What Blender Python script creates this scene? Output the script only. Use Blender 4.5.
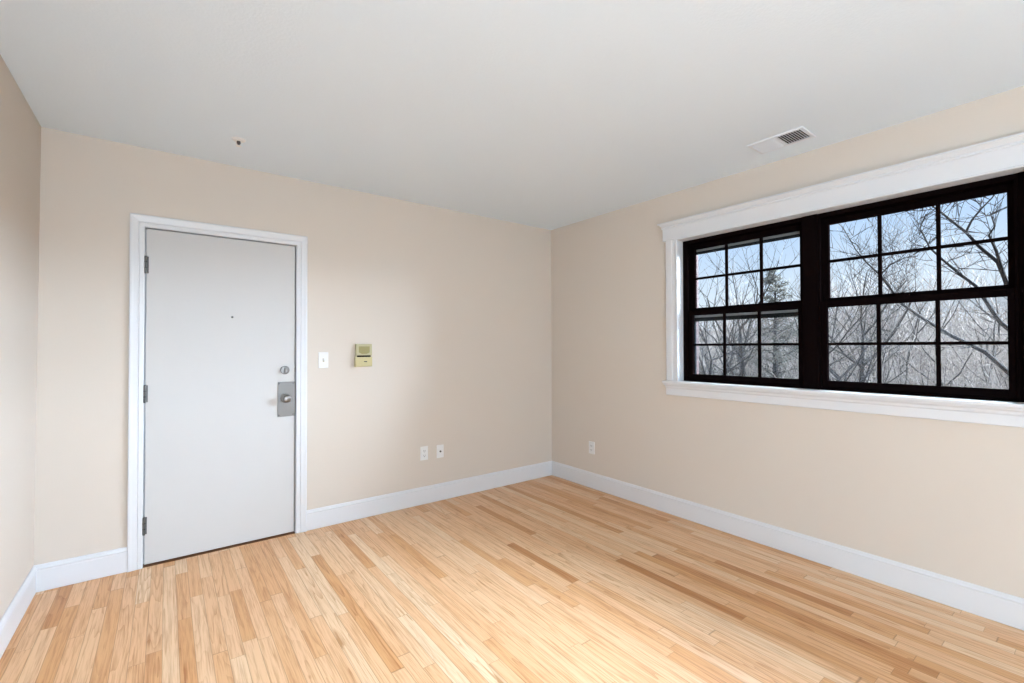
import bpy, bmesh, math, random
from mathutils import Vector, Matrix

for _o in list(bpy.data.objects):
    bpy.data.objects.remove(_o, do_unlink=True)
SC = bpy.context.scene
COL = SC.collection
PI = math.pi


def lin(r, g, b):
    f = lambda c: (c / 255 / 12.92) if c / 255 <= 0.04045 else ((c / 255 + 0.055) / 1.055) ** 2.4
    return (f(r), f(g), f(b), 1.0)


# ------------------------------------------------------------------ camera
F_PX = 458.41
CAM = Vector((-3.1858, -3.5451, 1.3179))
YAW, PITCH, ROLL = 0.64624, 0.012334, -0.0023934
cam_data = bpy.data.cameras.new('camera')
cam_data.sensor_fit = 'HORIZONTAL'
cam_data.sensor_width = 36.0
cam_data.lens = F_PX / 1024 * 36.0
cam_data.clip_start = 0.05
cam_data.clip_end = 500
cam = bpy.data.objects.new('camera', cam_data)
COL.objects.link(cam)
fw = Vector((math.sin(YAW) * math.cos(PITCH), math.cos(YAW) * math.cos(PITCH), math.sin(PITCH)))
rt = Vector((math.cos(YAW), -math.sin(YAW), 0))
up = rt.cross(fw)
r2 = rt * math.cos(ROLL) + up * math.sin(ROLL)
u2 = -rt * math.sin(ROLL) + up * math.cos(ROLL)
cm = Matrix((r2, u2, -fw)).transposed().to_4x4()
cm.translation = CAM
cam.matrix_world = cm
SC.camera = cam

# ------------------------------------------------------------------ exposure
SC.view_settings.view_transform = 'Standard'
SC.view_settings.look = 'None'
SC.view_settings.gamma = 1.0
SC.view_settings.use_curve_mapping = False
SC.view_settings.exposure = 0.0
SC.cycles.max_bounces = 14
SC.cycles.diffuse_bounces = 8
SC.cycles.transparent_max_bounces = 32
SC.cycles.sample_clamp_indirect = 8.0
SC.cycles.caustics_reflective = False
SC.cycles.caustics_refractive = False

# ------------------------------------------------------------------ sky
world = bpy.data.worlds.new('winter_sky')
SC.world = world
world.use_nodes = True
wn, wl = world.node_tree.nodes, world.node_tree.links
wn.clear()
w_out = wn.new('ShaderNodeOutputWorld')
w_bg = wn.new('ShaderNodeBackground')
w_tc = wn.new('ShaderNodeTexCoord')
w_sep = wn.new('ShaderNodeSeparateXYZ')
w_ramp = wn.new('ShaderNodeValToRGB')
w_noise = wn.new('ShaderNodeTexNoise')
w_mul = wn.new('ShaderNodeMath')
w_add = wn.new('ShaderNodeMath')
w_noise.inputs['Scale'].default_value = 3.0
w_noise.inputs['Detail'].default_value = 5.0
w_mul.operation = 'MULTIPLY_ADD'
w_mul.inputs[1].default_value = -0.10
w_mul.inputs[2].default_value = 0.05
w_add.operation = 'ADD'
el = w_ramp.color_ramp.elements
el[0].position = 0.0
el[0].color = lin(236, 243, 250)
el[1].position = 0.6
el[1].color = lin(135, 184, 248)
e = el.new(0.12); e.color = lin(216, 234, 253)
e = el.new(0.27); e.color = lin(172, 208, 253)
wl.new(w_tc.outputs['Generated'], w_sep.inputs[0])
wl.new(w_tc.outputs['Generated'], w_noise.inputs['Vector'])
wl.new(w_noise.outputs[0], w_mul.inputs[0])
wl.new(w_sep.outputs['Z'], w_add.inputs[0])
wl.new(w_mul.outputs[0], w_add.inputs[1])
wl.new(w_add.outputs[0], w_ramp.inputs[0])
wl.new(w_ramp.outputs[0], w_bg.inputs[0])
wl.new(w_bg.outputs[0], w_out.inputs[0])
w_bg.inputs['Strength'].default_value = 1.12

# ------------------------------------------------------------------ lights
def add_light(name, kind, loc, energy, color, **kw):
    d = bpy.data.lights.new(name, kind)
    d.energy = energy
    d.color = color
    for k, v in kw.items():
        setattr(d, k, v)
    o = bpy.data.objects.new(name, d)
    o.location = loc
    COL.objects.link(o)
    return o


SUN_W, SUN_C = 128.0, (0.695, 0.83, 1.0)
# hazy daylight slanting in through the window
sun = add_light('sun', 'SUN', (8, -4, 6), SUN_W, SUN_C, angle=math.radians(85))
sun.rotation_euler = Vector((-1.0, 0.5, -0.56)).to_track_quat('-Z', 'Y').to_euler()
# unseen fill lights added behind the camera to brighten the room
FILL_POS = [(-3.4, -4.75, 0.7), (-3.0, -8.4, 1.35)]
FILL_W, FILL_C = (192.0, 285.0), (0.61, 0.81, 1.0)
for i, p in enumerate(FILL_POS):
    add_light('fill_light', 'POINT', p, FILL_W[i], FILL_C, shadow_soft_size=0.16)


# ------------------------------------------------------------------ materials
def nodes_of(name):
    m = bpy.data.materials.new(name)
    m.use_nodes = True
    nt = m.node_tree
    b = nt.nodes['Principled BSDF']
    return m, nt, b


def N(nt, t, **kw):
    n = nt.nodes.new(t)
    for k, v in kw.items():
        if k.startswith('i_'):
            key = k[2:]
            n.inputs[int(key) if key.isdigit() else key.replace('_', ' ')].default_value = v
        else:
            setattr(n, k, v)
    return n


def math_node(nt, op, a, b=None, c=None):
    n = nt.nodes.new('ShaderNodeMath')
    n.operation = op
    for i, v in enumerate((a, b, c)):
        if v is None:
            continue
        if isinstance(v, (int, float)):
            n.inputs[i].default_value = v
        else:
            nt.links.new(v, n.inputs[i])
    return n.outputs[0]


def paint(name, col, rough=0.5, bump=0.0, scale=60, var=0.02, metallic=0.0, spec=0.5):
    """painted or plain surface: slight mottling in colour plus a fine bump"""
    m, nt, b = nodes_of(name)
    tc = N(nt, 'ShaderNodeTexCoord')
    no = N(nt, 'ShaderNodeTexNoise', i_Scale=scale, i_Detail=4.0)
    nt.links.new(tc.outputs['Object'], no.inputs['Vector'])
    hs = N(nt, 'ShaderNodeHueSaturation')
    hs.inputs['Color'].default_value = col
    v = math_node(nt, 'MULTIPLY_ADD', no.outputs[0], var * 2, 1 - var)
    nt.links.new(v, hs.inputs['Value'])
    nt.links.new(hs.outputs[0], b.inputs['Base Color'])
    b.inputs['Roughness'].default_value = rough
    b.inputs['Metallic'].default_value = metallic
    b.inputs['Specular IOR Level'].default_value = spec
    if bump:
        bp = N(nt, 'ShaderNodeBump', i_Strength=bump, i_Distance=0.002)
        nt.links.new(no.outputs[0], bp.inputs['Height'])
        nt.links.new(bp.outputs[0], b.inputs['Normal'])
    return m


def oak_floor():
    m, nt, b = nodes_of('oak_strip_floor')
    L = nt.links
    tc = N(nt, 'ShaderNodeTexCoord')
    sp = N(nt, 'ShaderNodeSeparateXYZ')
    L.new(tc.outputs['Object'], sp.inputs[0])
    X, Y = sp.outputs['X'], sp.outputs['Y']
    xw = math_node(nt, 'DIVIDE', X, 0.057)
    row = math_node(nt, 'FLOOR', xw)
    fx = math_node(nt, 'FRACT', xw)
    wr = N(nt, 'ShaderNodeTexWhiteNoise', noise_dimensions='1D')
    L.new(row, wr.inputs['W'])
    rr = wr.outputs['Value']
    # boards of uneven length along the row
    ph = math_node(nt, 'MULTIPLY', rr, 37.0)
    warp = math_node(nt, 'SINE', math_node(nt, 'ADD', math_node(nt, 'MULTIPLY', Y, 2.3), ph))
    ln = math_node(nt, 'MULTIPLY_ADD', rr, 0.45, 0.72)
    u = math_node(nt, 'ADD', math_node(nt, 'ADD', math_node(nt, 'DIVIDE', Y, ln), math_node(nt, 'MULTIPLY', warp, 0.26)), ph)
    seg = math_node(nt, 'FLOOR', u)
    fy = math_node(nt, 'FRACT', u)
    cid = N(nt, 'ShaderNodeCombineXYZ')
    L.new(row, cid.inputs[0]); L.new(seg, cid.inputs[1])
    wb = N(nt, 'ShaderNodeTexWhiteNoise', noise_dimensions='3D')
    L.new(cid.outputs[0], wb.inputs['Vector'])
    bid = wb.outputs['Value']
    sc = N(nt, 'ShaderNodeSeparateColor')
    L.new(wb.outputs['Color'], sc.inputs[0])
    r1, r2_, r3 = sc.outputs[0], sc.outputs[1], sc.outputs[2]
    # base tone of each board
    cr = N(nt, 'ShaderNodeValToRGB')
    cr.color_ramp.elements[0].position = 0.0
    cr.color_ramp.elements[0].color = lin(*OAK[0])
    cr.color_ramp.elements[1].position = 1.0
    cr.color_ramp.elements[1].color = lin(*OAK[-1])
    for pos, c in zip((0.07, 0.30, 0.75), OAK[1:-1]):
        e = cr.color_ramp.elements.new(pos); e.color = lin(*c)
    L.new(bid, cr.inputs[0])
    # pinkish / yellowish shift per board
    tint = N(nt, 'ShaderNodeMix', data_type='RGBA', blend_type='MULTIPLY')
    tint.inputs[0].default_value = 1.0
    tr = N(nt, 'ShaderNodeValToRGB')
    tr.color_ramp.elements[0].color = (1.0, 0.945, 0.955, 1)
    tr.color_ramp.elements[1].color = (1.0, 0.985, 0.955, 1)
    L.new(r1, tr.inputs[0])
    L.new(cr.outputs[0], tint.inputs[6]); L.new(tr.outputs[0], tint.inputs[7])
    # grain coordinates: stretched along the board, shifted per board
    off = N(nt, 'ShaderNodeCombineXYZ')
    L.new(math_node(nt, 'MULTIPLY', r2_, 50.0), off.inputs[0])
    L.new(math_node(nt, 'MULTIPLY', r3, 50.0), off.inputs[1])
    L.new(math_node(nt, 'MULTIPLY', bid, 50.0), off.inputs[2])
    va = N(nt, 'ShaderNodeVectorMath', operation='ADD')
    L.new(tc.outputs['Object'], va.inputs[0]); L.new(off.outputs[0], va.inputs[1])
    ms = N(nt, 'ShaderNodeVectorMath', operation='MULTIPLY')
    ms.inputs[1].default_value = (1.0, 0.055, 1.0)
    L.new(va.outputs[0], ms.inputs[0])
    # cathedral figure
    nz = N(nt, 'ShaderNodeTexNoise', i_Scale=13.0, i_Detail=1.5, i_Roughness=0.4)
    L.new(ms.outputs[0], nz.inputs['Vector'])
    rings = math_node(nt, 'FRACT', math_node(nt, 'MULTIPLY', nz.outputs[0], 15.0))
    ring = math_node(nt, 'POWER', rings, 3.0)
    # fine pores
    mp = N(nt, 'ShaderNodeVectorMath', operation='MULTIPLY')
    mp.inputs[1].default_value = (1.0, 0.035, 1.0)
    L.new(va.outputs[0], mp.inputs[0])
    pores = N(nt, 'ShaderNodeTexNoise', i_Scale=260.0, i_Detail=3.0)
    L.new(mp.outputs[0], pores.inputs['Vector'])
    mq = N(nt, 'ShaderNodeVectorMath', operation='MULTIPLY')
    mq.inputs[1].default_value = (1.0, 0.03, 1.0)
    L.new(va.outputs[0], mq.inputs[0])
    streak = N(nt, 'ShaderNodeTexNoise', i_Scale=95.0, i_Detail=4.0, i_Roughness=0.6)
    L.new(mq.outputs[0], streak.inputs['Vector'])
    pr = math_node(nt, 'ADD', math_node(nt, 'MULTIPLY', math_node(nt, 'SUBTRACT', pores.outputs[0], 0.5), 0.6), math_node(nt, 'SUBTRACT', streak.outputs[0], 0.45))
    # dark mineral streaks, sparse
    ml = N(nt, 'ShaderNodeVectorMath', operation='MULTIPLY')
    ml.inputs[1].default_value = (1.0, 0.10, 1.0)
    L.new(va.outputs[0], ml.inputs[0])
    mst = N(nt, 'ShaderNodeTexNoise', i_Scale=30.0, i_Detail=2.0)
    L.new(ml.outputs[0], mst.inputs['Vector'])
    mstr = N(nt, 'ShaderNodeMapRange', i_1=0.69, i_2=0.76, i_3=0.0, i_4=0.7)
    L.new(mst.outputs[0], mstr.inputs[0])
    # knots, a few only
    kn = N(nt, 'ShaderNodeTexVoronoi', i_Scale=1.9)
    ks = N(nt, 'ShaderNodeVectorMath', operation='MULTIPLY')
    ks.inputs[1].default_value = (2.0, 0.8, 1.0)
    L.new(tc.outputs['Object'], ks.inputs[0]); L.new(ks.outputs[0], kn.inputs['Vector'])
    kd = N(nt, 'ShaderNodeMapRange', i_1=0.006, i_2=0.028, i_3=0.55, i_4=0.0)
    L.new(kn.outputs['Distance'], kd.inputs[0])
    fig = math_node(nt, 'MULTIPLY', ring, math_node(nt, 'MULTIPLY_ADD', r2_, 0.45, 0.12))
    dark = math_node(nt, 'ADD', math_node(nt, 'ADD', fig, math_node(nt, 'MULTIPLY', pr, 2.0)), math_node(nt, 'ADD', kd.outputs[0], mstr.outputs[0]))
    dk = N(nt, 'ShaderNodeMix', data_type='RGBA', blend_type='MIX')
    dmul = N(nt, 'ShaderNodeMix', data_type='RGBA', blend_type='MULTIPLY')
    dmul.inputs[0].default_value = 1.0
    dmul.inputs[7].default_value = (0.60, 0.43, 0.29, 1)
    L.new(tint.outputs[2], dmul.inputs[6])
    cl = N(nt, 'ShaderNodeClamp')
    L.new(dark, cl.inputs[0])
    L.new(cl.outputs[0], dk.inputs[0]); L.new(tint.outputs[2], dk.inputs[6]); L.new(dmul.outputs[2], dk.inputs[7])
    # joints between boards
    ex = math_node(nt, 'MULTIPLY', math_node(nt, 'MINIMUM', fx, math_node(nt, 'SUBTRACT', 1.0, fx)), 0.057)
    ey = math_node(nt, 'MULTIPLY', math_node(nt, 'MINIMUM', fy, math_node(nt, 'SUBTRACT', 1.0, fy)), 0.8)
    ed = math_node(nt, 'MINIMUM', ex, ey)
    gp = N(nt, 'ShaderNodeMapRange', i_1=0.0004, i_2=0.0018, i_3=0.5, i_4=0.0)
    L.new(ed, gp.inputs[0])
    gm = N(nt, 'ShaderNodeMix', data_type='RGBA', blend_type='MIX')
    gm.inputs[7].default_value = lin(120, 74, 38)
    L.new(gp.outputs[0], gm.inputs[0]); L.new(dk.outputs[2], gm.inputs[6])
    L.new(gm.outputs[2], b.inputs['Base Color'])
    b.inputs['Roughness'].default_value = 0.33
    b.inputs['Specular IOR Level'].default_value = 0.3
    b.inputs['Coat Weight'].default_value = 0.0
    bp = N(nt, 'ShaderNodeBump', i_Strength=0.12, i_Distance=0.001)
    L.new(math_node(nt, 'SUBTRACT', pores.outputs[0], gp.outputs[0]), bp.inputs['Height'])
    L.new(bp.outputs[0], b.inputs['Normal'])
    return m


OAK = [(188, 132, 80), (212, 163, 111), (224, 182, 138), (228, 191, 152), (232, 204, 172)]


def brick_mat():
    m, nt, b = nodes_of('red_brick')
    tc = N(nt, 'ShaderNodeTexCoord')
    sp = N(nt, 'ShaderNodeSeparateXYZ')
    nt.links.new(tc.outputs['Object'], sp.inputs[0])
    cb = N(nt, 'ShaderNodeCombineXYZ')
    nt.links.new(math_node(nt, 'ADD', sp.outputs['X'], sp.outputs['Y']), cb.inputs[0])
    nt.links.new(sp.outputs['Z'], cb.inputs[1])
    br = N(nt, 'ShaderNodeTexBrick', i_Scale=1.0, i_Color1=lin(54, 23, 17), i_Color2=lin(40, 17, 13), i_Mortar=lin(58, 50, 46))
    br.inputs['Brick Width'].default_value = 0.2
    br.inputs['Row Height'].default_value = 0.067
    br.inputs['Mortar Size'].default_value = 0.006
    nt.links.new(cb.outputs[0], br.inputs['Vector'])
    nt.links.new(br.outputs[0], b.inputs['Base Color'])
    b.inputs['Roughness'].default_value = 0.9
    return m


def glass_mat():
    m, nt, b = nodes_of('window_glass')
    nt.nodes.remove(b)
    out = nt.nodes['Material Output']
    tr = N(nt, 'ShaderNodeBsdfTransparent', i_Color=(0.96, 0.97, 0.97, 1))
    gl = N(nt, 'ShaderNodeBsdfGlossy', i_Roughness=0.02)
    fr = N(nt, 'ShaderNodeFresnel', i_IOR=1.3)
    mx = N(nt, 'ShaderNodeMixShader')
    nt.links.new(fr.outputs[0], mx.inputs[0])
    nt.links.new(tr.outputs[0], mx.inputs[1])
    nt.links.new(gl.outputs[0], mx.inputs[2])
    nt.links.new(mx.outputs[0], out.inputs[0])
    return m


def screen_mat():
    m, nt, b = nodes_of('insect_mesh')
    out = nt.nodes['Material Output']
    b.inputs['Base Color'].default_value = (0.22, 0.22, 0.23, 1)
    b.inputs['Roughness'].default_value = 0.8
    tr = N(nt, 'ShaderNodeBsdfTransparent')
    mx = N(nt, 'ShaderNodeMixShader', i_0=0.2)
    nt.links.new(tr.outputs[0], mx.inputs[1])
    nt.links.new(b.outputs[0], mx.inputs[2])
    nt.links.new(mx.outputs[0], out.inputs[0])
    return m


WALL_C = lin(204, 195, 185)
M = dict(
    wall=paint('beige_wall_paint', WALL_C, 0.75, 0.05, 120, 0.006, spec=0.25),
    ceiling=paint('white_ceiling_paint', lin(218, 230, 241), 0.9, 0.5, 90, 0.012, spec=0.2),
    trim=paint('white_trim_paint', lin(211, 213, 217), 0.38, 0.02, 40, 0.005),
    door=paint('white_door_paint', lin(194, 193, 192), 0.5, 0.05, 30, 0.006, spec=0.3),
    plastic=paint('white_plastic', lin(220, 221, 221), 0.4, 0, 40, 0.005),
    slot=paint('dark_slot', lin(70, 68, 66), 0.6, 0, 40, 0.02),
    black=paint('black_window_paint', lin(15, 9, 9), 0.55, 0.03, 50, 0.06, spec=0.0),
    storm=paint('slate_aluminium', lin(26, 31, 34), 0.6, 0, 50, 0.03, spec=0.0),
    alu=paint('lit_look_aluminium', lin(150, 153, 156), 0.5, 0, 50, 0.02, spec=0.2),
    nickel=paint('satin_nickel', lin(140, 139, 138), 0.28, 0.02, 80, 0.02, metallic=1.0),
    steel=paint('brushed_steel_plate', lin(128, 127, 126), 0.42, 0.03, 150, 0.03, metallic=0.85),
    hinge=paint('grey_hinge_steel', lin(92, 91, 90), 0.45, 0.02, 80, 0.04, metallic=0.7),
    dark=paint('near_black', lin(14, 12, 11), 0.9, 0, 40, 0.02, spec=0.1),
    thresh=paint('worn_oak_threshold', lin(112, 70, 38), 0.45, 0.05, 25, 0.06),
    gold=paint('gold_tone_plastic', lin(186, 176, 134), 0.4, 0, 60, 0.02, metallic=0.1),
    olive=paint('olive_plastic', lin(142, 133, 86), 0.45, 0, 60, 0.02),
    tan=paint('tan_plastic', lin(172, 165, 132), 0.45, 0, 60, 0.02),
    brick=brick_mat(), glass=glass_mat(), screen=screen_mat(),
    bark=paint('grey_bark', lin(50, 48, 46), 0.95, 0.2, 20, 0.15, spec=0.1),
    frost=paint('frosted_twig', lin(156, 147, 139), 0.95, 0, 2.5, 1.5, spec=0.1),
    pine=paint('snow_dusted_needles', lin(116, 114, 106), 0.95, 0, 3, 0.35, spec=0.1),
    twig=paint('dark_twig', lin(66, 64, 62), 0.95, 0, 6, 0.15, spec=0.1),
    vent=paint('white_vent_enamel', lin(216, 223, 232), 0.5, 0, 40, 0.005),
    greytwig=paint('grey_twig', lin(92, 88, 84), 0.95, 0, 3, 0.4, spec=0.1),
    snow=paint('leaf_litter_and_snow', lin(46, 44, 43), 0.95, 0.3, 0.7, 0.25, spec=0.1),
    diffuser=paint('opal_glass', lin(240, 240, 236), 0.4, 0, 30, 0.01),
)
M['floor'] = oak_floor()


# ------------------------------------------------------------------ mesh helpers
class MB:
    """collects shapes; build() links them as ONE mesh object"""

    def __init__(self):
        self.bm = bmesh.new()

    def box(self, lo, hi, bevel=0.0, seg=1):
        t = bmesh.new()
        bmesh.ops.create_cube(t, size=1.0)
        lo, hi = Vector(lo), Vector(hi)
        s, c = hi - lo, (hi + lo) / 2
        for v in t.verts:
            v.co = Vector((v.co.x * s.x + c.x, v.co.y * s.y + c.y, v.co.z * s.z + c.z))
        if bevel:
            bmesh.ops.bevel(t, geom=t.edges[:], offset=bevel, segments=seg, affect='EDGES', profile=0.5)
        self.join(t)
        return self

    def join(self, t, mat=None):
        me = bpy.data.meshes.new('tmp')
        if mat is not None:
            bmesh.ops.transform(t, matrix=mat, verts=t.verts[:])
        t.to_mesh(me)
        t.free()
        self.bm.from_mesh(me)
        bpy.data.meshes.remove(me)

    def lathe(self, prof, n=28, mat=None):
        """profile [(radius, height)] spun round z, both ends closed"""
        t = bmesh.new()
        rings = []
        for r, h in prof:
            if r < 1e-6:
                rings.append([t.verts.new((0, 0, h))])
            else:
                rings.append([t.verts.new((r * math.cos(2 * PI * k / n), r * math.sin(2 * PI * k / n), h)) for k in range(n)])
        for a, b in zip(rings, rings[1:]):
            for k in range(n):
                q = [a[k % len(a)], a[(k + 1) % len(a)], b[(k + 1) % len(b)], b[k % len(b)]]
                u = []
                for v in q:
                    if v not in u:
                        u.append(v)
                if len(u) > 2:
                    t.faces.new(u)
        for ring in (rings[0], rings[-1]):
            if len(ring) > 2:
                t.faces.new(ring)
        bmesh.ops.recalc_face_normals(t, faces=t.faces[:])
        self.join(t, mat)
        return self

    def sweep(self, rings, cap=True):
        """loft through equal-length closed rings of points"""
        t = bmesh.new()
        vr = [[t.verts.new(p) for p in r] for r in rings]
        n = len(rings[0])
        for a, b in zip(vr, vr[1:]):
            for k in range(n):
                t.faces.new((a[k], a[(k + 1) % n], b[(k + 1) % n], b[k]))
        if cap:
            t.faces.new(vr[0]); t.faces.new(vr[-1])
        bmesh.ops.recalc_face_normals(t, faces=t.faces[:])
        self.join(t)
        return self

    def tube(self, pts, radii, n=5):
        pts = [Vector(p) for p in pts]
        rings = []
        for i, p in enumerate(pts):
            d = (pts[min(i + 1, len(pts) - 1)] - pts[max(i - 1, 0)]).normalized()
            a = d.cross(Vector((0.31, 0.87, 0.12)))
            if a.length < 1e-4:
                a = d.cross(Vector((1, 0, 0)))
            a.normalize()
            b = d.cross(a)
            rings.append([p + (a * math.cos(2 * PI * k / n) + b * math.sin(2 * PI * k / n)) * radii[i] for k in range(n)])
        base = len(self.bm.verts)
        vr = [[self.bm.verts.new(p) for p in r] for r in rings]
        for a, b in zip(vr, vr[1:]):
            for k in range(n):
                self.bm.faces.new((a[k], a[(k + 1) % n], b[(k + 1) % n], b[k]))
        return self

    def build(self, name, mat, parent=None, smooth=False, loc=None):
        me = bpy.data.meshes.new(name)
        self.bm.to_mesh(me)
        self.bm.free()
        me.materials.append(M[mat])
        if smooth:
            for p in me.polygons:
                p.use_smooth = True
        o = bpy.data.objects.new(name, me)
        COL.objects.link(o)
        if parent is not None:
            o.parent = parent
            if world_loc(parent).length:
                me.transform(Matrix.Translation(-world_loc(parent)))
        elif loc is not None:
            me.transform(Matrix.Translation(-Vector(loc)))
            o.location = loc
        return o


def world_loc(o):
    v = Vector((0, 0, 0))
    while o is not None:
        v = v + o.location
        o = o.parent
    return v


def tag(o, label, cat, group=None, kind=None):
    o['label'] = label
    o['category'] = cat
    if group:
        o['group'] = group
    if kind:
        o['kind'] = kind
    return o


def empty(name, loc, label, cat, group=None, kind=None):
    o = bpy.data.objects.new(name, None)
    o.empty_display_size = 0.05
    o.location = loc
    COL.objects.link(o)
    return tag(o, label, cat, group, kind)


def bx(name, mat, lo, hi, parent=None, bevel=0.0, seg=1, **kw):
    return MB().box(lo, hi, bevel, seg).build(name, mat, parent, **kw)


# ------------------------------------------------------------------ room shell
H = 2.531
REAR = -9.5
XL0, XL1 = -3.752, -3.739          # left wall at the floor and at the ceiling (slightly out of plumb)
DX0, DX1 = -3.285, -2.452          # door slab
DZ0, DZ1 = 0.013, 2.043
OPY0, OPY1 = -3.292, -1.480        # window opening
OPZ0, OPZ1 = 1.050, 2.146

tag(bx('floor', 'floor', (-3.95, REAR - 0.1, -0.12), (0.2, 0.0, 0.0)), 'light oak strip floorboards covering the whole room', 'floor', kind='structure')
tag(bx('ceiling', 'ceiling', (-3.95, REAR - 0.1, H), (0.2, 0.25, H + 0.15)), 'white lightly stippled ceiling over the room', 'ceiling', kind='structure')

m = MB()
RO0, RO1, ROZ = DX0 - 0.022, DX1 + 0.022, DZ1 + 0.022
m.box((-3.95, 0, -0.12), (RO0, 0.14, H)).box((RO1, 0, -0.12), (0.2, 0.14, H)).box((RO0, 0, ROZ), (RO1, 0.14, H))
tag(m.build('wall_back', 'wall'), 'beige painted wall with the white door, switch and intercom', 'wall', kind='structure')

m = MB()
m.sweep([[(XL0 - 0.2, y, -0.12), (XL0, y, -0.12), (XL0, y, 0), (XL1, y, H), (XL1 - 0.2, y, H)] for y in (REAR, 0.0)])
tag(m.build('wall_left', 'wall'), 'beige painted wall to the left of the door, mostly out of frame', 'wall', kind='structure')

m = MB()
g = 0.012
m.box((0, REAR, -0.12), (0.2, OPY0 - g, H)).box((0, OPY1 + g, -0.12), (0.2, 0.0, H))
m.box((0, OPY0 - g, -0.12), (0.2, OPY1 + g, OPZ0 - 0.02)).box((0, OPY0 - g, OPZ1 + g), (0.2, OPY1 + g, H))
tag(m.build('wall_right', 'wall'), 'beige painted wall holding the wide black-framed window', 'wall', kind='structure')
tag(bx('wall_rear', 'wall', (-3.95, REAR - 0.1, -0.12), (0.2, REAR, H)), 'beige wall behind the camera', 'wall', kind='structure')

m = MB()
by0, by1 = OPY0 - 0.04, -1.444
m.box((0.2, -11.0, -3.2), (0.34, by0, 3.4)).box((0.2, by1, -3.2), (0.34, 2.5, 3.4))
m.box((0.2, by0, -3.2), (0.34, by1, 0.98)).box((0.2, by0, 2.2), (0.34, by1, 3.4))
tag(m.build('wall_exterior', 'brick'), 'red brick outer face of the wall seen past the left window edge', 'wall', kind='structure')


# ---- baseboards: one moulded profile swept along each wall
def base_profile():
    return [(0, 0), (0.009, 0), (0.009, 0.0035), (0.014, 0.0045), (0.014, 0.112), (0.0125, 0.1155), (0.0125, 0.119), (0.0155, 0.122), (0.0155, 0.127), (0.011, 0.133), (0.008, 0.141), (0.005, 0.145), (0, 0.145)]


def baseboard(name, p0, p1, nrm, label, mit0=0, mit1=0):
    p0, p1, nrm = Vector(p0), Vector(p1), Vector(nrm)
    d = (p1 - p0).normalized()
    rings = []
    for p, s, sg in ((p0, mit0, 1), (p1, mit1, -1)):
        rings.append([p + nrm * t + d * (sg * s * t) + Vector((0, 0, z)) for t, z in base_profile()])
    return tag(MB().sweep(rings).build(name, 'trim'), label, 'baseboard', kind='structure')


CW = 0.078
baseboard('baseboard_back', (DX1 + CW, 0, 0), (0, 0, 0), (0, -1, 0), 'tall white baseboard under the beige wall right of the door', 0, 1)
baseboard('baseboard_back_corner', (XL0, 0, 0), (DX0 - CW, 0, 0), (0, -1, 0), 'short white baseboard between the left wall and the door casing', 1, 0)
baseboard('baseboard_right', (0, 0, 0), (0, REAR, 0), (-1, 0, 0), 'long white baseboard below the window wall', 1, 0)
baseboard('baseboard_left', (XL0, REAR, 0), (XL0, 0, 0), (1, 0, 0), 'white baseboard along the left wall', 0, 1)

# ---- door casing: profile (distance out from the opening, projection)
cas = [(0.008, 0), (0.008, 0.010), (0.012, 0.0125), (0.030, 0.0125), (0.034, 0.0095), (0.037, 0.0135), (0.056, 0.0165), (0.066, 0.019), (0.074, 0.019), (0.078, 0.016), (0.078, 0)]
m = MB()
rings = []
for x, sx, z, sz in ((DX0, -1, 0, 0), (DX0, -1, DZ1, 1), (DX1, 1, DZ1, 1), (DX1, 1, 0, 0)):
    rings.append([(x + sx * o, -d, z + sz * o) for o, d in cas])
m.sweep(rings)
tag(m.build('trim_1', 'trim'), 'white moulded casing around the white door', 'door casing', kind='structure')

# ---- door jamb, stop and the dark sheet behind
m = MB()
m.box((RO0, -0.006, 0), (DX0 - 0.006, 0.14, DZ1 + 0.022)).box((DX1 + 0.006, -0.006, 0), (RO1, 0.14, DZ1 + 0.022))
m.box((DX0 - 0.006, -0.006, DZ1 + 0.006), (DX1 + 0.006, 0.14, DZ1 + 0.022))
m.box((DX0 - 0.006, 0.052, 0), (DX0 + 0.012, 0.09, DZ1)).box((DX1 - 0.012, 0.052, 0), (DX1 + 0.006, 0.09, DZ1)).box((DX0 + 0.012, 0.052, DZ1 - 0.012), (DX1 - 0.012, 0.09, DZ1 + 0.006))
tag(m.build('trim_2', 'trim'), 'white door jamb lining the doorway', 'door jamb', kind='structure')
tag(bx('trim_3', 'thresh', (DX0 - 0.004, -0.004, 0.0), (DX1 + 0.004, 0.14, 0.004), bevel=0.001), 'worn brown oak threshold under the white door', 'threshold', kind='structure')
tag(bx('hallway_dark_sheet', 'dark', (-3.5, 0.30, -0.12), (-2.2, 0.34, H)), 'near-black sheet standing for the unlit hallway behind the closed door', 'wall', kind='structure')  # near-black sheet stands in for the hallway's darkness
tag(bx('floor_hallway', 'thresh', (-3.5, 0.14, -0.12), (-2.2, 0.30, -0.002)), 'hallway floor behind the closed door', 'floor', kind='structure')

# ---- the door itself
door = MB().box((DX0, 0.004, DZ0), (DX1, 0.048, DZ1), 0.0015).build('door_1', 'door')
tag(door, 'plain flush white entry door with steel lock plate', 'door', kind='structure')
for z in (1.822, 1.041, 0.248):
    h = MB()
    h.box((DX0 - 0.0035, -0.003, z - 0.051), (DX0 + 0.012, 0.0035, z + 0.051), 0.0008)
    h.lathe([(0.0, -0.055), (0.004, -0.054), (0.0065, -0.051), (0.0065, 0.051), (0.004, 0.054), (0.0, 0.055)], 14, Matrix.Translation((DX0 - 0.002, -0.010, z)))
    hg = h.build('hinge', 'hinge', door, smooth=False)
    s = MB()
    for dz in (-0.017, 0.017):
        s.lathe([(0.0072, -0.0012), (0.0072, 0.0012)], 14, Matrix.Translation((DX0 - 0.002, -0.010, z + dz)))
    s.build('hinge_joint', 'dark', hg)
TOY = Matrix.Rotation(PI / 2, 4, 'X')     # local +z points to -y, into the room
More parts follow.
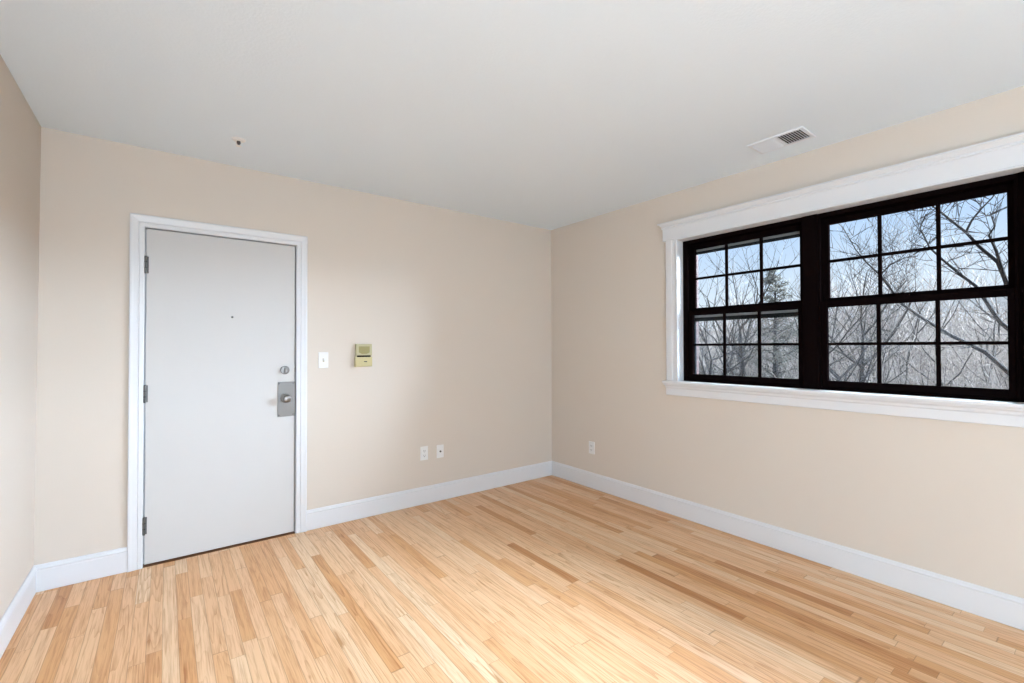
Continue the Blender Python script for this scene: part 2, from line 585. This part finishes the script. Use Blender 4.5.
plate = MB().box((-2.562, -0.0015, 0.834), (DX1 + 0.0015, 0.0045, 1.078), 0.0012).build('lock_plate', 'steel', door)
plate['label'] = 'brushed steel wrap-around lock plate'
for x, z in ((-2.553, 0.846), (-2.553, 1.066), (-2.463, 0.846), (-2.463, 1.066)):
    MB().lathe([(0.0045, 0), (0.0045, 0.001), (0.0, 0.0016)], 12, Matrix.Translation((x, -0.0015, z)) @ TOY).build('screw', 'hinge', plate, smooth=True)
knob = MB().lathe([(0.033, 0), (0.033, 0.004), (0.028, 0.008), (0.014, 0.010), (0.011, 0.014), (0.0105, 0.030), (0.016, 0.035), (0.0245, 0.041), (0.0275, 0.050), (0.0265, 0.058), (0.021, 0.0645), (0.012, 0.067), (0.0, 0.0675)], 36,
                  Matrix.Translation((-2.513, -0.0015, 0.963)) @ TOY).build('door_knob', 'nickel', door, smooth=True)
bx('turn_button', 'nickel', (-2.5155, -0.0745, 0.957), (-2.5105, -0.0680, 0.969), knob, 0.001)
bolt = MB().lathe([(0.030, 0), (0.030, 0.006), (0.026, 0.011), (0.012, 0.0125), (0.0, 0.0125)], 32, Matrix.Translation((-2.517, 0.004, 1.161)) @ TOY).build('deadbolt', 'steel', door, smooth=False)
MB().box((-2.523, -0.034, 1.145), (-2.510, -0.008, 1.177), 0.003, 2).build('thumb_turn', 'nickel', bolt)
bx('latch_bolt', 'dark', (DX1 - 0.002, 0.008, 0.938), (DX1 + 0.0038, 0.030, 0.985), door, 0.001)
bx('deadbolt_edge', 'hinge', (DX1 - 0.002, 0.008, 1.145), (DX1 + 0.0038, 0.030, 1.177), door, 0.001)
peep = MB().lathe([(0.008, 0), (0.008, 0.002), (0.006, 0.0035), (0.0045, 0.0035), (0.0045, 0.002)], 20, Matrix.Translation((-2.836, 0.004, 1.522)) @ TOY).build('peephole', 'nickel', door, smooth=False)
MB().lathe([(0.0045, 0.001), (0.0035, 0.0028), (0.0, 0.0032)], 16, Matrix.Translation((-2.836, 0.004, 1.522)) @ TOY).build('lens', 'dark', peep, smooth=True)

# ------------------------------------------------------------------ window casing
YC = (OPY0 + OPY1) / 2
cas_t = empty('trim_4', (0, YC, OPZ0), 'white window casing with crown head, stool and apron round the black window', 'window casing', kind='structure')
cl, cr_ = OPY1 + 0.108, OPY0 - 0.108           # outer edges of the side casings
# side casings: flat board with a raised inner bead
prof = [(0.0, 0), (0.0, 0.019), (0.004, 0.022), (0.012, 0.022), (0.016, 0.019), (0.020, 0.016), (0.048, 0.016), (0.052, 0.019), (0.100, 0.019), (0.104, 0.016), (0.108, 0.0)]
for y, s in ((OPY1, 1), (OPY0, -1)):
    MB().sweep([[(-d, y + s * o, z) for o, d in prof] for z in (OPZ0, 2.157)]).build('side_casing', 'trim', cas_t)
fl, fr_ = OPY1 + 0.126, OPY0 - 0.126
fz = MB().box((-0.024, fr_, 2.157), (0, fl, 2.262), 0.001).build('frieze_board', 'trim', cas_t)
bead = [(0, 0), (0.026, 0), (0.030, 0.003), (0.030, 0.009), (0.026, 0.012), (0.0, 0.012)]
MB().sweep([[(-d, y, 2.146 + z) for d, z in bead] for y in (OPY0, OPY1)]).build('head_bead', 'trim', cas_t)
crown = [(0.0, -0.006), (0.030, -0.006), (0.033, -0.003), (0.033, 0.003), (0.028, 0.006), (0.028, 0.010), (0.034, 0.014), (0.039, 0.020), (0.045, 0.024), (0.045, 0.027), (0.054, 0.028), (0.054, 0.038), (0.0, 0.038)]
rings = []
for sy, y in ((-1, fr_), (1, fl)):
    rings.append([(-d, y + sy * max(0.0, d - 0.024), 2.260 + z) for d, z in crown])
MB().sweep(rings).build('crown_cap', 'trim', cas_t)
sl, sr = cl + 0.014, cr_ - 0.014
MB().box((-0.050, sr, 1.030), (0, sl, OPZ0), 0.004, 2).box((-0.001, OPY0, 1.030), (0.075, OPY1, OPZ0)).build('stool', 'trim', cas_t)
apr = [(0, 0), (0.012, 0), (0.016, 0.004), (0.016, 0.052), (0.022, 0.060), (0.024, 0.072), (0.034, 0.082), (0.036, 0.092), (0.0, 0.092)]
rings = []
for sy, y in ((-1, cr_), (1, cl)):
    rings.append([(-d, y + sy * max(0, d - 0.022), 0.938 + z) for d, z in apr])
MB().sweep(rings).build('apron', 'trim', cas_t)
m = MB()
m.box((-0.001, OPY1, OPZ0), (0.075, OPY1 + 0.012, OPZ1 + 0.012)).box((-0.001, OPY0 - 0.012, OPZ0), (0.075, OPY0, OPZ1 + 0.012)).box((-0.001, OPY0, OPZ1), (0.075, OPY1, OPZ1 + 0.012))
m.build('jamb_liner', 'trim', cas_t)

# ------------------------------------------------------------------ black double-hung windows
MUL0, MUL1 = -2.415, -2.332


def sash(name, parent, x0, x1, y0, y1, gz0, gz1, rail_b, rail_t, stile, lock=False):
    """y0<y1 glass edges; returns the sash with muntins and glass"""
    s = MB()
    s.box((x0, y0 - stile, gz0 - rail_b), (x1, y0, gz1 + rail_t), 0.002)
    s.box((x0, y1, gz0 - rail_b), (x1, y1 + stile, gz1 + rail_t), 0.002)
    s.box((x0, y0 - 0.002, gz0 - rail_b), (x1, y1 + 0.002, gz0), 0.002)
    s.box((x0, y0 - 0.002, gz1), (x1, y1 + 0.002, gz1 + rail_t), 0.002)
    so = s.build(name, 'black', parent)
    w = 0.0085
    xm = (x0 + x1) / 2
    g = MB()
    for k in (1, 2):
        y = y0 + (y1 - y0) * k / 3
        g.box((xm - 0.011, y - w, gz0 - 0.002), (xm + 0.011, y + w, gz1 + 0.002), 0.003)
    zc = (gz0 + gz1) / 2
    g.box((xm - 0.0105, y0 - 0.002, zc - w), (xm + 0.0105, y1 + 0.002, zc + w), 0.003)
    g.build('muntins', 'black', so)
    bx('glass', 'glass', (xm - 0.0015, y0 - 0.004, gz0 - 0.004), (xm + 0.0015, y1 + 0.004, gz1 + 0.004), so)
    if lock:
        yl = (y0 + y1) / 2 + 0.02
        lk = MB().box((x0 + 0.002, yl - 0.030, gz1 + rail_t - 0.001), (x1, yl + 0.030, gz1 + rail_t + 0.008), 0.003, 2)
        lk.lathe([(0.011, 0), (0.011, 0.010), (0.006, 0.014), (0, 0.014)], 16, Matrix.Translation((xm, yl, gz1 + rail_t + 0.006)))
        lk.box((xm - 0.006, yl - 0.002, gz1 + rail_t + 0.010), (xm + 0.006, yl + 0.034, gz1 + rail_t + 0.016), 0.002)
        lk.build('sash_lock', 'black', so)
    return so


def window_unit(name, fy0, fy1, gy0, gy1, bar_z, top_z, label):
    root = MB()
    root.box((0.058, fy0, OPZ0), (0.19, gy0 - 0.040, OPZ1), 0.002)
    root.box((0.058, gy1 + 0.040, OPZ0), (0.19, fy1, OPZ1), 0.002)
    root.box((0.060, gy0 - 0.042, OPZ0), (0.19, gy1 + 0.042, 1.062), 0.002)
    root.box((0.060, gy0 - 0.042, 2.118), (0.19, gy1 + 0.042, OPZ1), 0.002)
    # blind and parting stops
    for ya, yb in ((gy0 - 0.041, gy0 - 0.028), (gy1 + 0.028, gy1 + 0.041)):
        root.box((0.062, ya, 1.06), (0.077, yb, 2.12), 0.001)
        root.box((0.1105, ya, 1.06), (0.1155, yb, 2.12), 0.0005)
    w = root.build(name, 'black')
    tag(w, label, 'window', kind='structure')
    sash('upper_sash', w, 0.117, 0.146, gy0, gy1, 1.620, 2.080, 0.042, 0.036, 0.038)
    sash('lower_sash', w, 0.079, 0.109, gy0, gy1, 1.106, 1.560, 0.044, 0.040, 0.038, lock=True)
    # metal tracks in the side jambs
    for y, s in ((gy0 - 0.0405, 1), (gy1 + 0.0405, -1)):
        bx('sash_track', 'alu', (0.088, min(y, y + s * 0.002), 1.625), (0.093, max(y, y + s * 0.002), 2.045), w)
    # storm window outside
    st = MB()
    st.box((0.166, gy0 - 0.045, 1.055), (0.182, gy0 - 0.034, 2.13)).box((0.166, gy1 + 0.034, 1.055), (0.182, gy1 + 0.045, 2.13))
    st.box((0.166, gy0 - 0.034, top_z), (0.182, gy1 + 0.034, top_z + 0.019)).box((0.166, gy0 - 0.034, 1.055), (0.182, gy1 + 0.034, 1.085))
    st.box((0.166, gy0 - 0.034, bar_z), (0.182, gy1 + 0.034, bar_z + 0.029))
    so = st.build('storm_frame', 'storm', w)
    t = MB()
    t.box((0.170, gy0 - 0.034, top_z + 0.019), (0.182, gy1 + 0.034, 2.13)).box((0.170, gy0 - 0.034, bar_z + 0.029), (0.182, gy1 + 0.034, bar_z + 0.046))
    t.build('storm_lit_strip', 'alu', so)  # pale colour gives these strips a sunlit look
    bx('side_track', 'storm', (0.165, gy1 + 0.030, 1.085), (0.183, gy1 + 0.034, bar_z), so)
    bx('insect_screen', 'screen', (0.1735, gy0 - 0.034, 1.08), (0.1745, gy1 + 0.034, bar_z + 0.01), w)
    return w


window_unit('window_1', MUL1, OPY1, -2.292, -1.546, 1.518, 2.048, 'left black double-hung window of the pair, six panes per sash, nearer the corner')
window_unit('window_2', OPY0, MUL0, -3.218, -2.455, 1.578, 2.098, 'right black double-hung window of the pair, farther from the corner')
tag(bx('trim_5', 'black', (0.050, MUL0 - 0.004, OPZ0), (0.19, MUL1 + 0.004, OPZ1), bevel=0.003), 'black mullion post between the two black windows', 'mullion', kind='structure')


# ------------------------------------------------------------------ wall fittings
def on_wall(name, loc, label, cat, group=None, right=False):
    return empty(name, loc, label, cat, group)


def outlet_plate(name, x0, x1, z0, z1, label, kind, group=None):
    """built in wall_back coordinates; returns the root empty"""
    xc, zc = (x0 + x1) / 2, (z0 + z1) / 2
    o = empty(name, (xc, 0, zc), label, {'switch': 'light switch', 'duplex': 'power outlet', 'jack': 'wall jack'}[kind], group)
    MB().box((x0, -0.007, z0), (x1, 0.0005, z1), 0.0028, 2).build('cover_plate', 'plastic', o)
    if kind == 'duplex':
        for dz in (0.0195, -0.0195):
            f = MB().box((xc - 0.017, -0.0095, zc + dz - 0.0145), (xc + 0.017, -0.006, zc + dz + 0.0145), 0.0015).build('socket', 'plastic', o)
            s = MB()
            s.box((xc - 0.0085, -0.0099, zc + dz - 0.003), (xc - 0.0055, -0.009, zc + dz + 0.008)).box((xc + 0.0055, -0.0099, zc + dz - 0.003), (xc + 0.0085, -0.009, zc + dz + 0.007))
            s.lathe([(0.0032, 0), (0.0032, 0.0009)], 12, Matrix.Translation((xc, -0.009, zc + dz - 0.008)) @ TOY)
            s.build('socket_slots', 'slot', f)
        MB().lathe([(0.0035, 0), (0.003, 0.0012), (0, 0.0014)], 12, Matrix.Translation((xc, -0.007, zc)) @ TOY).build('screw', 'plastic', o)
    elif kind == 'switch':
        bx('toggle_slot', 'tan', (xc - 0.0055, -0.0078, zc - 0.0125), (xc + 0.0055, -0.0065, zc + 0.0125), o)
        t = MB()
        t.sweep([[(xc - 0.0045, -0.007, zc - 0.006), (xc + 0.0045, -0.007, zc - 0.006), (xc + 0.0045, -0.007, zc + 0.006), (xc - 0.0045, -0.007, zc + 0.006)],
                 [(xc - 0.0035, -0.020, zc + 0.004), (xc + 0.0035, -0.020, zc + 0.004), (xc + 0.0035, -0.020, zc + 0.011), (xc - 0.0035, -0.020, zc + 0.011)]])
        t.build('toggle', 'plastic', o)
        for dz in (-0.030, 0.030):
            MB().lathe([(0.0035, 0), (0.003, 0.0012), (0, 0.0014)], 12, Matrix.Translation((xc, -0.007, zc + dz)) @ TOY).build('screw', 'plastic', o)
    else:
        MB().lathe([(0.0085, 0), (0.0085, 0.003), (0.0048, 0.004), (0.0048, 0.012), (0.0022, 0.012), (0.0022, 0.006), (0, 0.006)], 16, Matrix.Translation((xc, -0.007, zc)) @ TOY).build('jack_connector', 'slot', o, smooth=False)
        for dz in (-0.030, 0.030):
            MB().lathe([(0.0035, 0), (0.003, 0.0012), (0, 0.0014)], 12, Matrix.Translation((xc, -0.007, zc + dz)) @ TOY).build('screw', 'plastic', o)
    return o


outlet_plate('light_switch', -2.294, -2.224, 1.168, 1.284, 'white toggle light switch on beige wall between door casing and gold intercom', 'switch')
duplex = outlet_plate('power_outlet', -1.480, -1.410, 0.368, 0.483, 'white duplex outlet on the door wall, left of the round-jack plate', 'duplex')
outlet_plate('wall_jack', -1.327, -1.260, 0.366, 0.476, 'white plate with one round jack, right of the duplex outlet on door wall', 'jack')
ro = duplex.copy(); COL.objects.link(ro)
ro.location = (0, -0.560, 0.376); ro.rotation_euler = (0, 0, -PI / 2)
ro['label'] = 'white duplex outlet alone on the window wall near the corner'
for ch in list(duplex.children):
    c = ch.copy(); COL.objects.link(c); c.parent = ro
    for g in list(ch.children):
        d = g.copy(); COL.objects.link(d); d.parent = c

# gold-toned intercom box
ic = empty('wall_intercom', (-1.966, 0, 1.257), 'small gold and olive wall intercom box right of the white light switch', 'intercom')
x0, x1 = -2.026, -1.902
ib = MB().box((x0, -0.030, 1.257), (x1, 0.0005, 1.345), 0.003, 2).box((x0, -0.016, 1.243), (x1, 0.0005, 1.260)).build('upper_housing', 'tan', ic)
MB().sweep([[(x0 + 0.020, -0.0315, 1.280), (x0 + 0.042, -0.0315, 1.269), (x1 - 0.042, -0.0315, 1.269), (x1 - 0.020, -0.0315, 1.280), (x1 - 0.020, -0.0315, 1.327), (x0 + 0.020, -0.0315, 1.327)],
            [(x0 + 0.020, -0.029, 1.280), (x0 + 0.042, -0.029, 1.269), (x1 - 0.042, -0.029, 1.269), (x1 - 0.020, -0.029, 1.280), (x1 - 0.020, -0.029, 1.327), (x0 + 0.020, -0.029, 1.327)]]).build('speaker_panel', 'olive', ib)
bx('slot', 'dark', (x0 + 0.010, -0.0175, 1.244), (x1 - 0.008, -0.0155, 1.2568), ic)
fl_ = MB().box((x0 - 0.006, -0.036, 1.170), (x1, 0.0005, 1.244), 0.003, 2).build('lower_cover', 'gold', ic)
fl_['label'] = 'brighter gold lower cover'
bx('button', 'slot', (x0 + 0.058, -0.0385, 1.206), (x0 + 0.082, -0.035, 1.213), ic, 0.001)

# ------------------------------------------------------------------ ceiling register
VX, VY = -0.302, -2.355
vt = empty('ceiling_vent', (VX, VY, H), 'white two-way air vent in the ceiling above the window', 'vent')
a, b_ = 0.096, 0.152
ia, ib_ = 0.074, 0.130
m = MB()
for sx, sy in ((1, 0), (-1, 0), (0, 1), (0, -1)):
    if sx:
        m.box((VX + min(sx * ia, sx * a), VY - b_, H - 0.007), (VX + max(sx * ia, sx * a), VY + b_, H + 0.001), 0.002)
    else:
        m.box((VX - ia, VY + min(sy * ib_, sy * b_), H - 0.007), (VX + ia, VY + max(sy * ib_, sy * b_), H + 0.001), 0.002)
m.box((VX - ia, VY - 0.006, H - 0.006), (VX + ia, VY + 0.006, H + 0.001))
for sy in (1, -1):
    m.lathe([(0.004, 0), (0.003, 0.0015), (0, 0.002)], 10, Matrix.Translation((VX, VY + sy * 0.142, H - 0.006)) @ Matrix.Rotation(PI, 4, 'X'))
m.build('register_frame', 'vent', vt)
bx('duct_shade_sheet', 'dark', (VX - ia, VY - ib_, H - 0.0005), (VX + ia, VY + ib_, H + 0.0005), vt)  # flat dark sheet, the duct's inner shade put into its colour
for sy in (1, -1):
    for k in range(9):
        y = VY + sy * (0.014 + k * 0.0136)
        t = 0.0012
        dy = 0.0085 * sy
        MB().sweep([[(VX + s * ia, y - dy, H - 0.001), (VX + s * ia, y - dy + t, H - 0.001), (VX + s * ia, y + dy + t, H - 0.013), (VX + s * ia, y + dy, H - 0.013)] for s in (-1, 1)]).build('slat', 'vent', vt)

# ------------------------------------------------------------------ ceiling sprinkler
sx_, sy_ = -2.856, -0.470
sp = empty('ceiling_sprinkler', (sx_, sy_, H), 'small white sprinkler with a dark centre on the ceiling above the door', 'sprinkler')
FL = Matrix.Translation((sx_, sy_, H)) @ Matrix.Rotation(PI, 4, 'X')
MB().lathe([(0.036, -0.0005), (0.036, 0.003), (0.028, 0.009), (0.016, 0.012), (0.0, 0.012)], 28, FL).build('escutcheon', 'plastic', sp, smooth=False)
MB().lathe([(0.010, 0.011), (0.010, 0.024), (0.006, 0.028), (0.006, 0.033), (0.0, 0.033)], 16, FL).build('bulb_holder', 'slot', sp)
m = MB()
for sg in (1, -1):
    m.tube([FL @ Vector((sg * 0.009, 0, 0.012)), FL @ Vector((sg * 0.013, 0, 0.024)), FL @ Vector((sg * 0.004, 0, 0.038))], [0.0025] * 3, 6)
m.lathe([(0.015, 0.038), (0.015, 0.040), (0.0, 0.040)], 16, FL)
m.build('deflector', 'plastic', sp)

# ------------------------------------------------------------------ outdoors
def ground_z(x, y):
    return -3.3 + 0.115 * max(0.0, x - 8) + 0.25 * math.sin(x * 0.31 + y * 0.17) * min(1, x / 10)


t = bmesh.new()
nx, ny = 44, 60
vs = [[t.verts.new((0.34 + 75 * i / nx, -60 + 150 * j / ny, ground_z(0.34 + 75 * i / nx, -60 + 150 * j / ny))) for j in range(ny + 1)] for i in range(nx + 1)]
for i in range(nx):
    for j in range(ny):
        t.faces.new((vs[i][j], vs[i + 1][j], vs[i + 1][j + 1], vs[i][j + 1]))
bmesh.ops.recalc_face_normals(t, faces=t.faces[:])
mm = MB(); mm.join(t)
tag(mm.build('ground_outside', 'snow', smooth=True), 'wooded hillside beyond the window', 'ground', kind='structure')


def grow(rng, mb_lo, mb_hi, p, d, length, rad, depth, maxd, spread=0.55, up_pull=0.12, hi_from=2):
    """one branch as a bent tube, with side branches"""
    n = 4
    pts, rr = [p], [rad]
    cur, dd = p.copy(), d.normalized()
    kids = []
    for i in range(n):
        dd = (dd + Vector((rng.uniform(-1, 1), rng.uniform(-1, 1), rng.uniform(-0.6, 1))) * 0.17 + Vector((0, 0, up_pull))).normalized()
        cur = cur + dd * (length / n)
        pts.append(cur.copy())
        rr.append(rad * (1 - 0.62 * (i + 1) / n))
        if depth < maxd and (i > 0 or depth > 0):
            for _ in range(2 if depth == 0 else rng.choice((1, 1, 2))):
                kids.append((cur.copy(), dd.copy(), rr[-1]))
    (mb_lo if depth < hi_from else mb_hi).tube(pts, rr, 5 if depth < 2 else 3)
    for q, qd, qr in kids:
        ax = Vector((rng.uniform(-1, 1), rng.uniform(-1, 1), rng.uniform(-0.3, 0.7))).normalized()
        nd = (qd * (1 - spread) + ax * spread * 1.25)
        grow(rng, mb_lo, mb_hi, q, nd, length * rng.uniform(0.5, 0.72), max(qr * 0.72, 0.006), depth + 1, maxd, spread, up_pull, hi_from)


def bare_tree(seed, height, loc, label, lean=(0, 0), rad=0.11, maxd=3, group=None, tw='twig'):
    rng = random.Random(seed)
    lo, hi = MB(), MB()
    p = Vector(loc)
    grow(rng, lo, hi, p, Vector((lean[0], lean[1], 1)), height, rad, 0, maxd)
    o = lo.build('bare_tree', 'bark', loc=loc)
    tag(o, label, 'tree', group)
    hi.build('twigs', tw, o)
    return o


def copy_tree(src, loc, rz, sc, label=None):
    c = src.copy(); COL.objects.link(c)
    c.location = loc; c.rotation_euler = (0, 0, rz); c.scale = (sc, sc, sc)
    if label:
        c['label'] = label
    for ch in list(src.children):
        d = ch.copy(); COL.objects.link(d); d.parent = c
    return c


def view_pt(px, py, x):
    """a point of the plane at distance x outside, in the direction of a spot in the view"""
    d = fw + r2 * ((px - 512) / F_PX) - u2 * ((py - 341.5) / F_PX)
    return CAM + d * ((x - CAM.x) / d.x)


# the big bare tree at the right, its limbs reaching up and left across the right window
X0 = 6.0
rng = random.Random(5)
lo, hi = MB(), MB()


def limb(px, r0, r1, x0=X0, x1=X0, side=5, seed=0):
    k = len(px)
    pts = [view_pt(a, b, x0 + (x1 - x0) * i / (k - 1)) for i, (a, b) in enumerate(px)]
    rr = [r0 + (r1 - r0) * i / (k - 1) for i in range(k)]
    lo.tube(pts, rr, 6)
    rg = random.Random(seed)
    for i in range(1, k):
        for _ in range(side):
            f = rg.random()
            q = pts[i - 1].lerp(pts[i], f)
            d = (pts[i] - pts[i - 1]).normalized()
            ax = Vector((rg.uniform(-0.6, 0.6), rg.uniform(-1, 1), rg.uniform(-0.5, 1))).normalized()
            grow(rg, lo, hi, q, d * 0.5 + ax * 0.7, rg.uniform(0.25, 0.6), max(0.006, rr[i] * 0.3), 2, 3, 0.55, 0.02, 2)
    return pts


limb([(1046, 470), (1040, 400), (1028, 345), (1014, 305), (1005, 278), (998, 262), (980, 247), (966, 232), (953, 222), (942, 213), (931, 205), (922, 200)], 0.042, 0.008, 6.0, 6.4, 2, 1)
limb([(966, 232), (972, 220), (982, 208), (992, 198), (1000, 186)], 0.016, 0.006, 6.27, 6.0, 2, 2)
limb([(1005, 278), (996, 250), (989, 235), (995, 226), (990, 212)], 0.022, 0.006, 6.15, 5.8, 2, 3)
limb([(1028, 345), (1000, 322), (976, 286), (960, 274), (943, 260), (930, 248), (920, 228), (926, 214)], 0.030, 0.007, 6.06, 6.6, 2, 4)
limb([(1040, 400), (985, 352), (950, 335), (924, 319), (902, 304), (890, 288), (880, 275), (866, 262), (856, 250), (848, 236), (842, 226)], 0.030, 0.006, 6.0, 7.2, 2, 6)
limb([(880, 275), (890, 265), (904, 258), (918, 256)], 0.014, 0.006, 6.9, 7.0, 2, 7)
bt = lo.build('bare_tree', 'bark', loc=view_pt(1046, 470, 6.0))
tag(bt, 'large bare tree close outside the right window, limbs reaching up and left', 'tree')
hi.build('twigs', 'twig', bt)


def at_px(px, x):
    p = view_pt(px, 347, x)
    return Vector((x, p.y, ground_z(x, p.y) - 0.1))


# single bare trees whose crowns stand out against the sky
bare_tree(11, 3.9, at_px(712, 13), 'slim bare forked tree seen in the left window beside the brick edge', rad=0.13)
bare_tree(12, 4.6, at_px(744, 16), 'grey bare tree with upright forked limbs in the middle of the left window', rad=0.14)
bare_tree(21, 4.2, at_px(848, 12), 'dark bare tree leaning left at the left edge of the right window', lean=(0, 0.25), rad=0.10)


# snow dusted evergreens
def conifer(seed, height, width, loc, label):
    rg = random.Random(seed)
    tr, fo = MB(), MB()
    p = Vector(loc)
    tr.tube([p, p + Vector((0.05, 0.05, height * 0.5)), p + Vector((0, 0, height))], [0.14, 0.09, 0.015], 7)
    for k in range(90):
        f = 0.2 + 0.8 * (k / 89) ** 1.15
        ang = rg.uniform(0, 2 * PI)
        ln = width * (1.03 - f) * rg.uniform(0.35, 1.25) + 0.12
        q = p + Vector((0, 0, height * f + rg.uniform(-0.15, 0.15)))
        d = Vector((math.cos(ang), math.sin(ang), rg.uniform(-0.05, 0.6)))
        e = q + d * ln
        tr.tube([q, e], [0.022, 0.006], 3)
        for j in range(46):
            g = 1.08 - 0.85 * rg.random() ** 1.6
            c = q.lerp(e, g) + Vector((rg.gauss(0, 0.07), rg.gauss(0, 0.07), rg.gauss(0, 0.05)))
            v = Vector((rg.uniform(-1, 1), rg.uniform(-1, 1), rg.uniform(-0.5, 0.9))).normalized() * rg.uniform(0.10, 0.24)
            fo.tube([c, c + v], [0.016, 0.005], 3)
    o = tr.build('evergreen_tree', 'bark', loc=loc)
    tag(o, label, 'tree')
    fo.build('needles', 'pine', o)
    return o


conifer(31, 6.7, 2.3, at_px(776, 17), 'tall dark evergreen at the right side of the left window')
bare_tree(33, 4.4, at_px(864, 16), 'grey bushy many-twigged bare tree behind the limbs at the lower left of the right window', rad=0.12, maxd=4, tw='greytwig')

# wood of alike bare trees standing on the hillside
GRP = 'bare trees of the wooded hillside'
LAB = 'grey bare tree among the dense wood on the hillside beyond the window'
protos = [bare_tree(s, h, at_px(px, x), LAB, rad=0.07, maxd=3, group=GRP, tw='frost') for s, h, px, x in ((41, 4.0, 728, 21), (42, 4.4, 900, 22), (43, 3.6, 948, 20), (44, 3.8, 990, 23))]
rg = random.Random(77)
k = 0
for px in range(694, 1030, 6):
    for rr_ in range(2):
        x = rg.uniform(17, 38)
        copy_tree(protos[k % 4], at_px(px + rg.uniform(-3, 3), x), rg.uniform(0, 6.28), (rg.uniform(0.6, 0.95) if 825 < px < 905 else rg.uniform(0.45, 0.8)) if px < 925 else rg.uniform(0.35, 0.6))
        k += 1

# the thicket of saplings and twigs under the trees: nobody could count it
rg = random.Random(99)
th = MB()
for _ in range(6600):
    px = rg.uniform(660, 1090)
    x = 10 + 50 * rg.random() ** 1.3
    base = at_px(px, x)
    h = rg.uniform(0.8, 3.4)
    top = base + Vector((rg.uniform(-0.5, 0.5), rg.uniform(-0.6, 0.6), h))
    mid = base.lerp(top, 0.5) + Vector((rg.uniform(-0.12, 0.12), rg.uniform(-0.12, 0.12), 0))
    w = rg.uniform(0.008, 0.022) * (0.6 + x / 30)
    th.tube([base, mid, top], [w, w * 0.7, w * 0.3], 3)
    for _k in range(5):
        c = base.lerp(top, rg.uniform(0.3, 1.0))
        v = Vector((rg.uniform(-1, 1), rg.uniform(-1, 1), rg.uniform(-0.2, 1.0))) * rg.uniform(0.2, 0.6)
        th.tube([c, c + v], [w * 0.6, w * 0.2], 3)
tag(th.build('bare_thicket', 'frost'), 'tangled frosted saplings and twigs filling the hillside below the trees', 'thicket', kind='stuff')
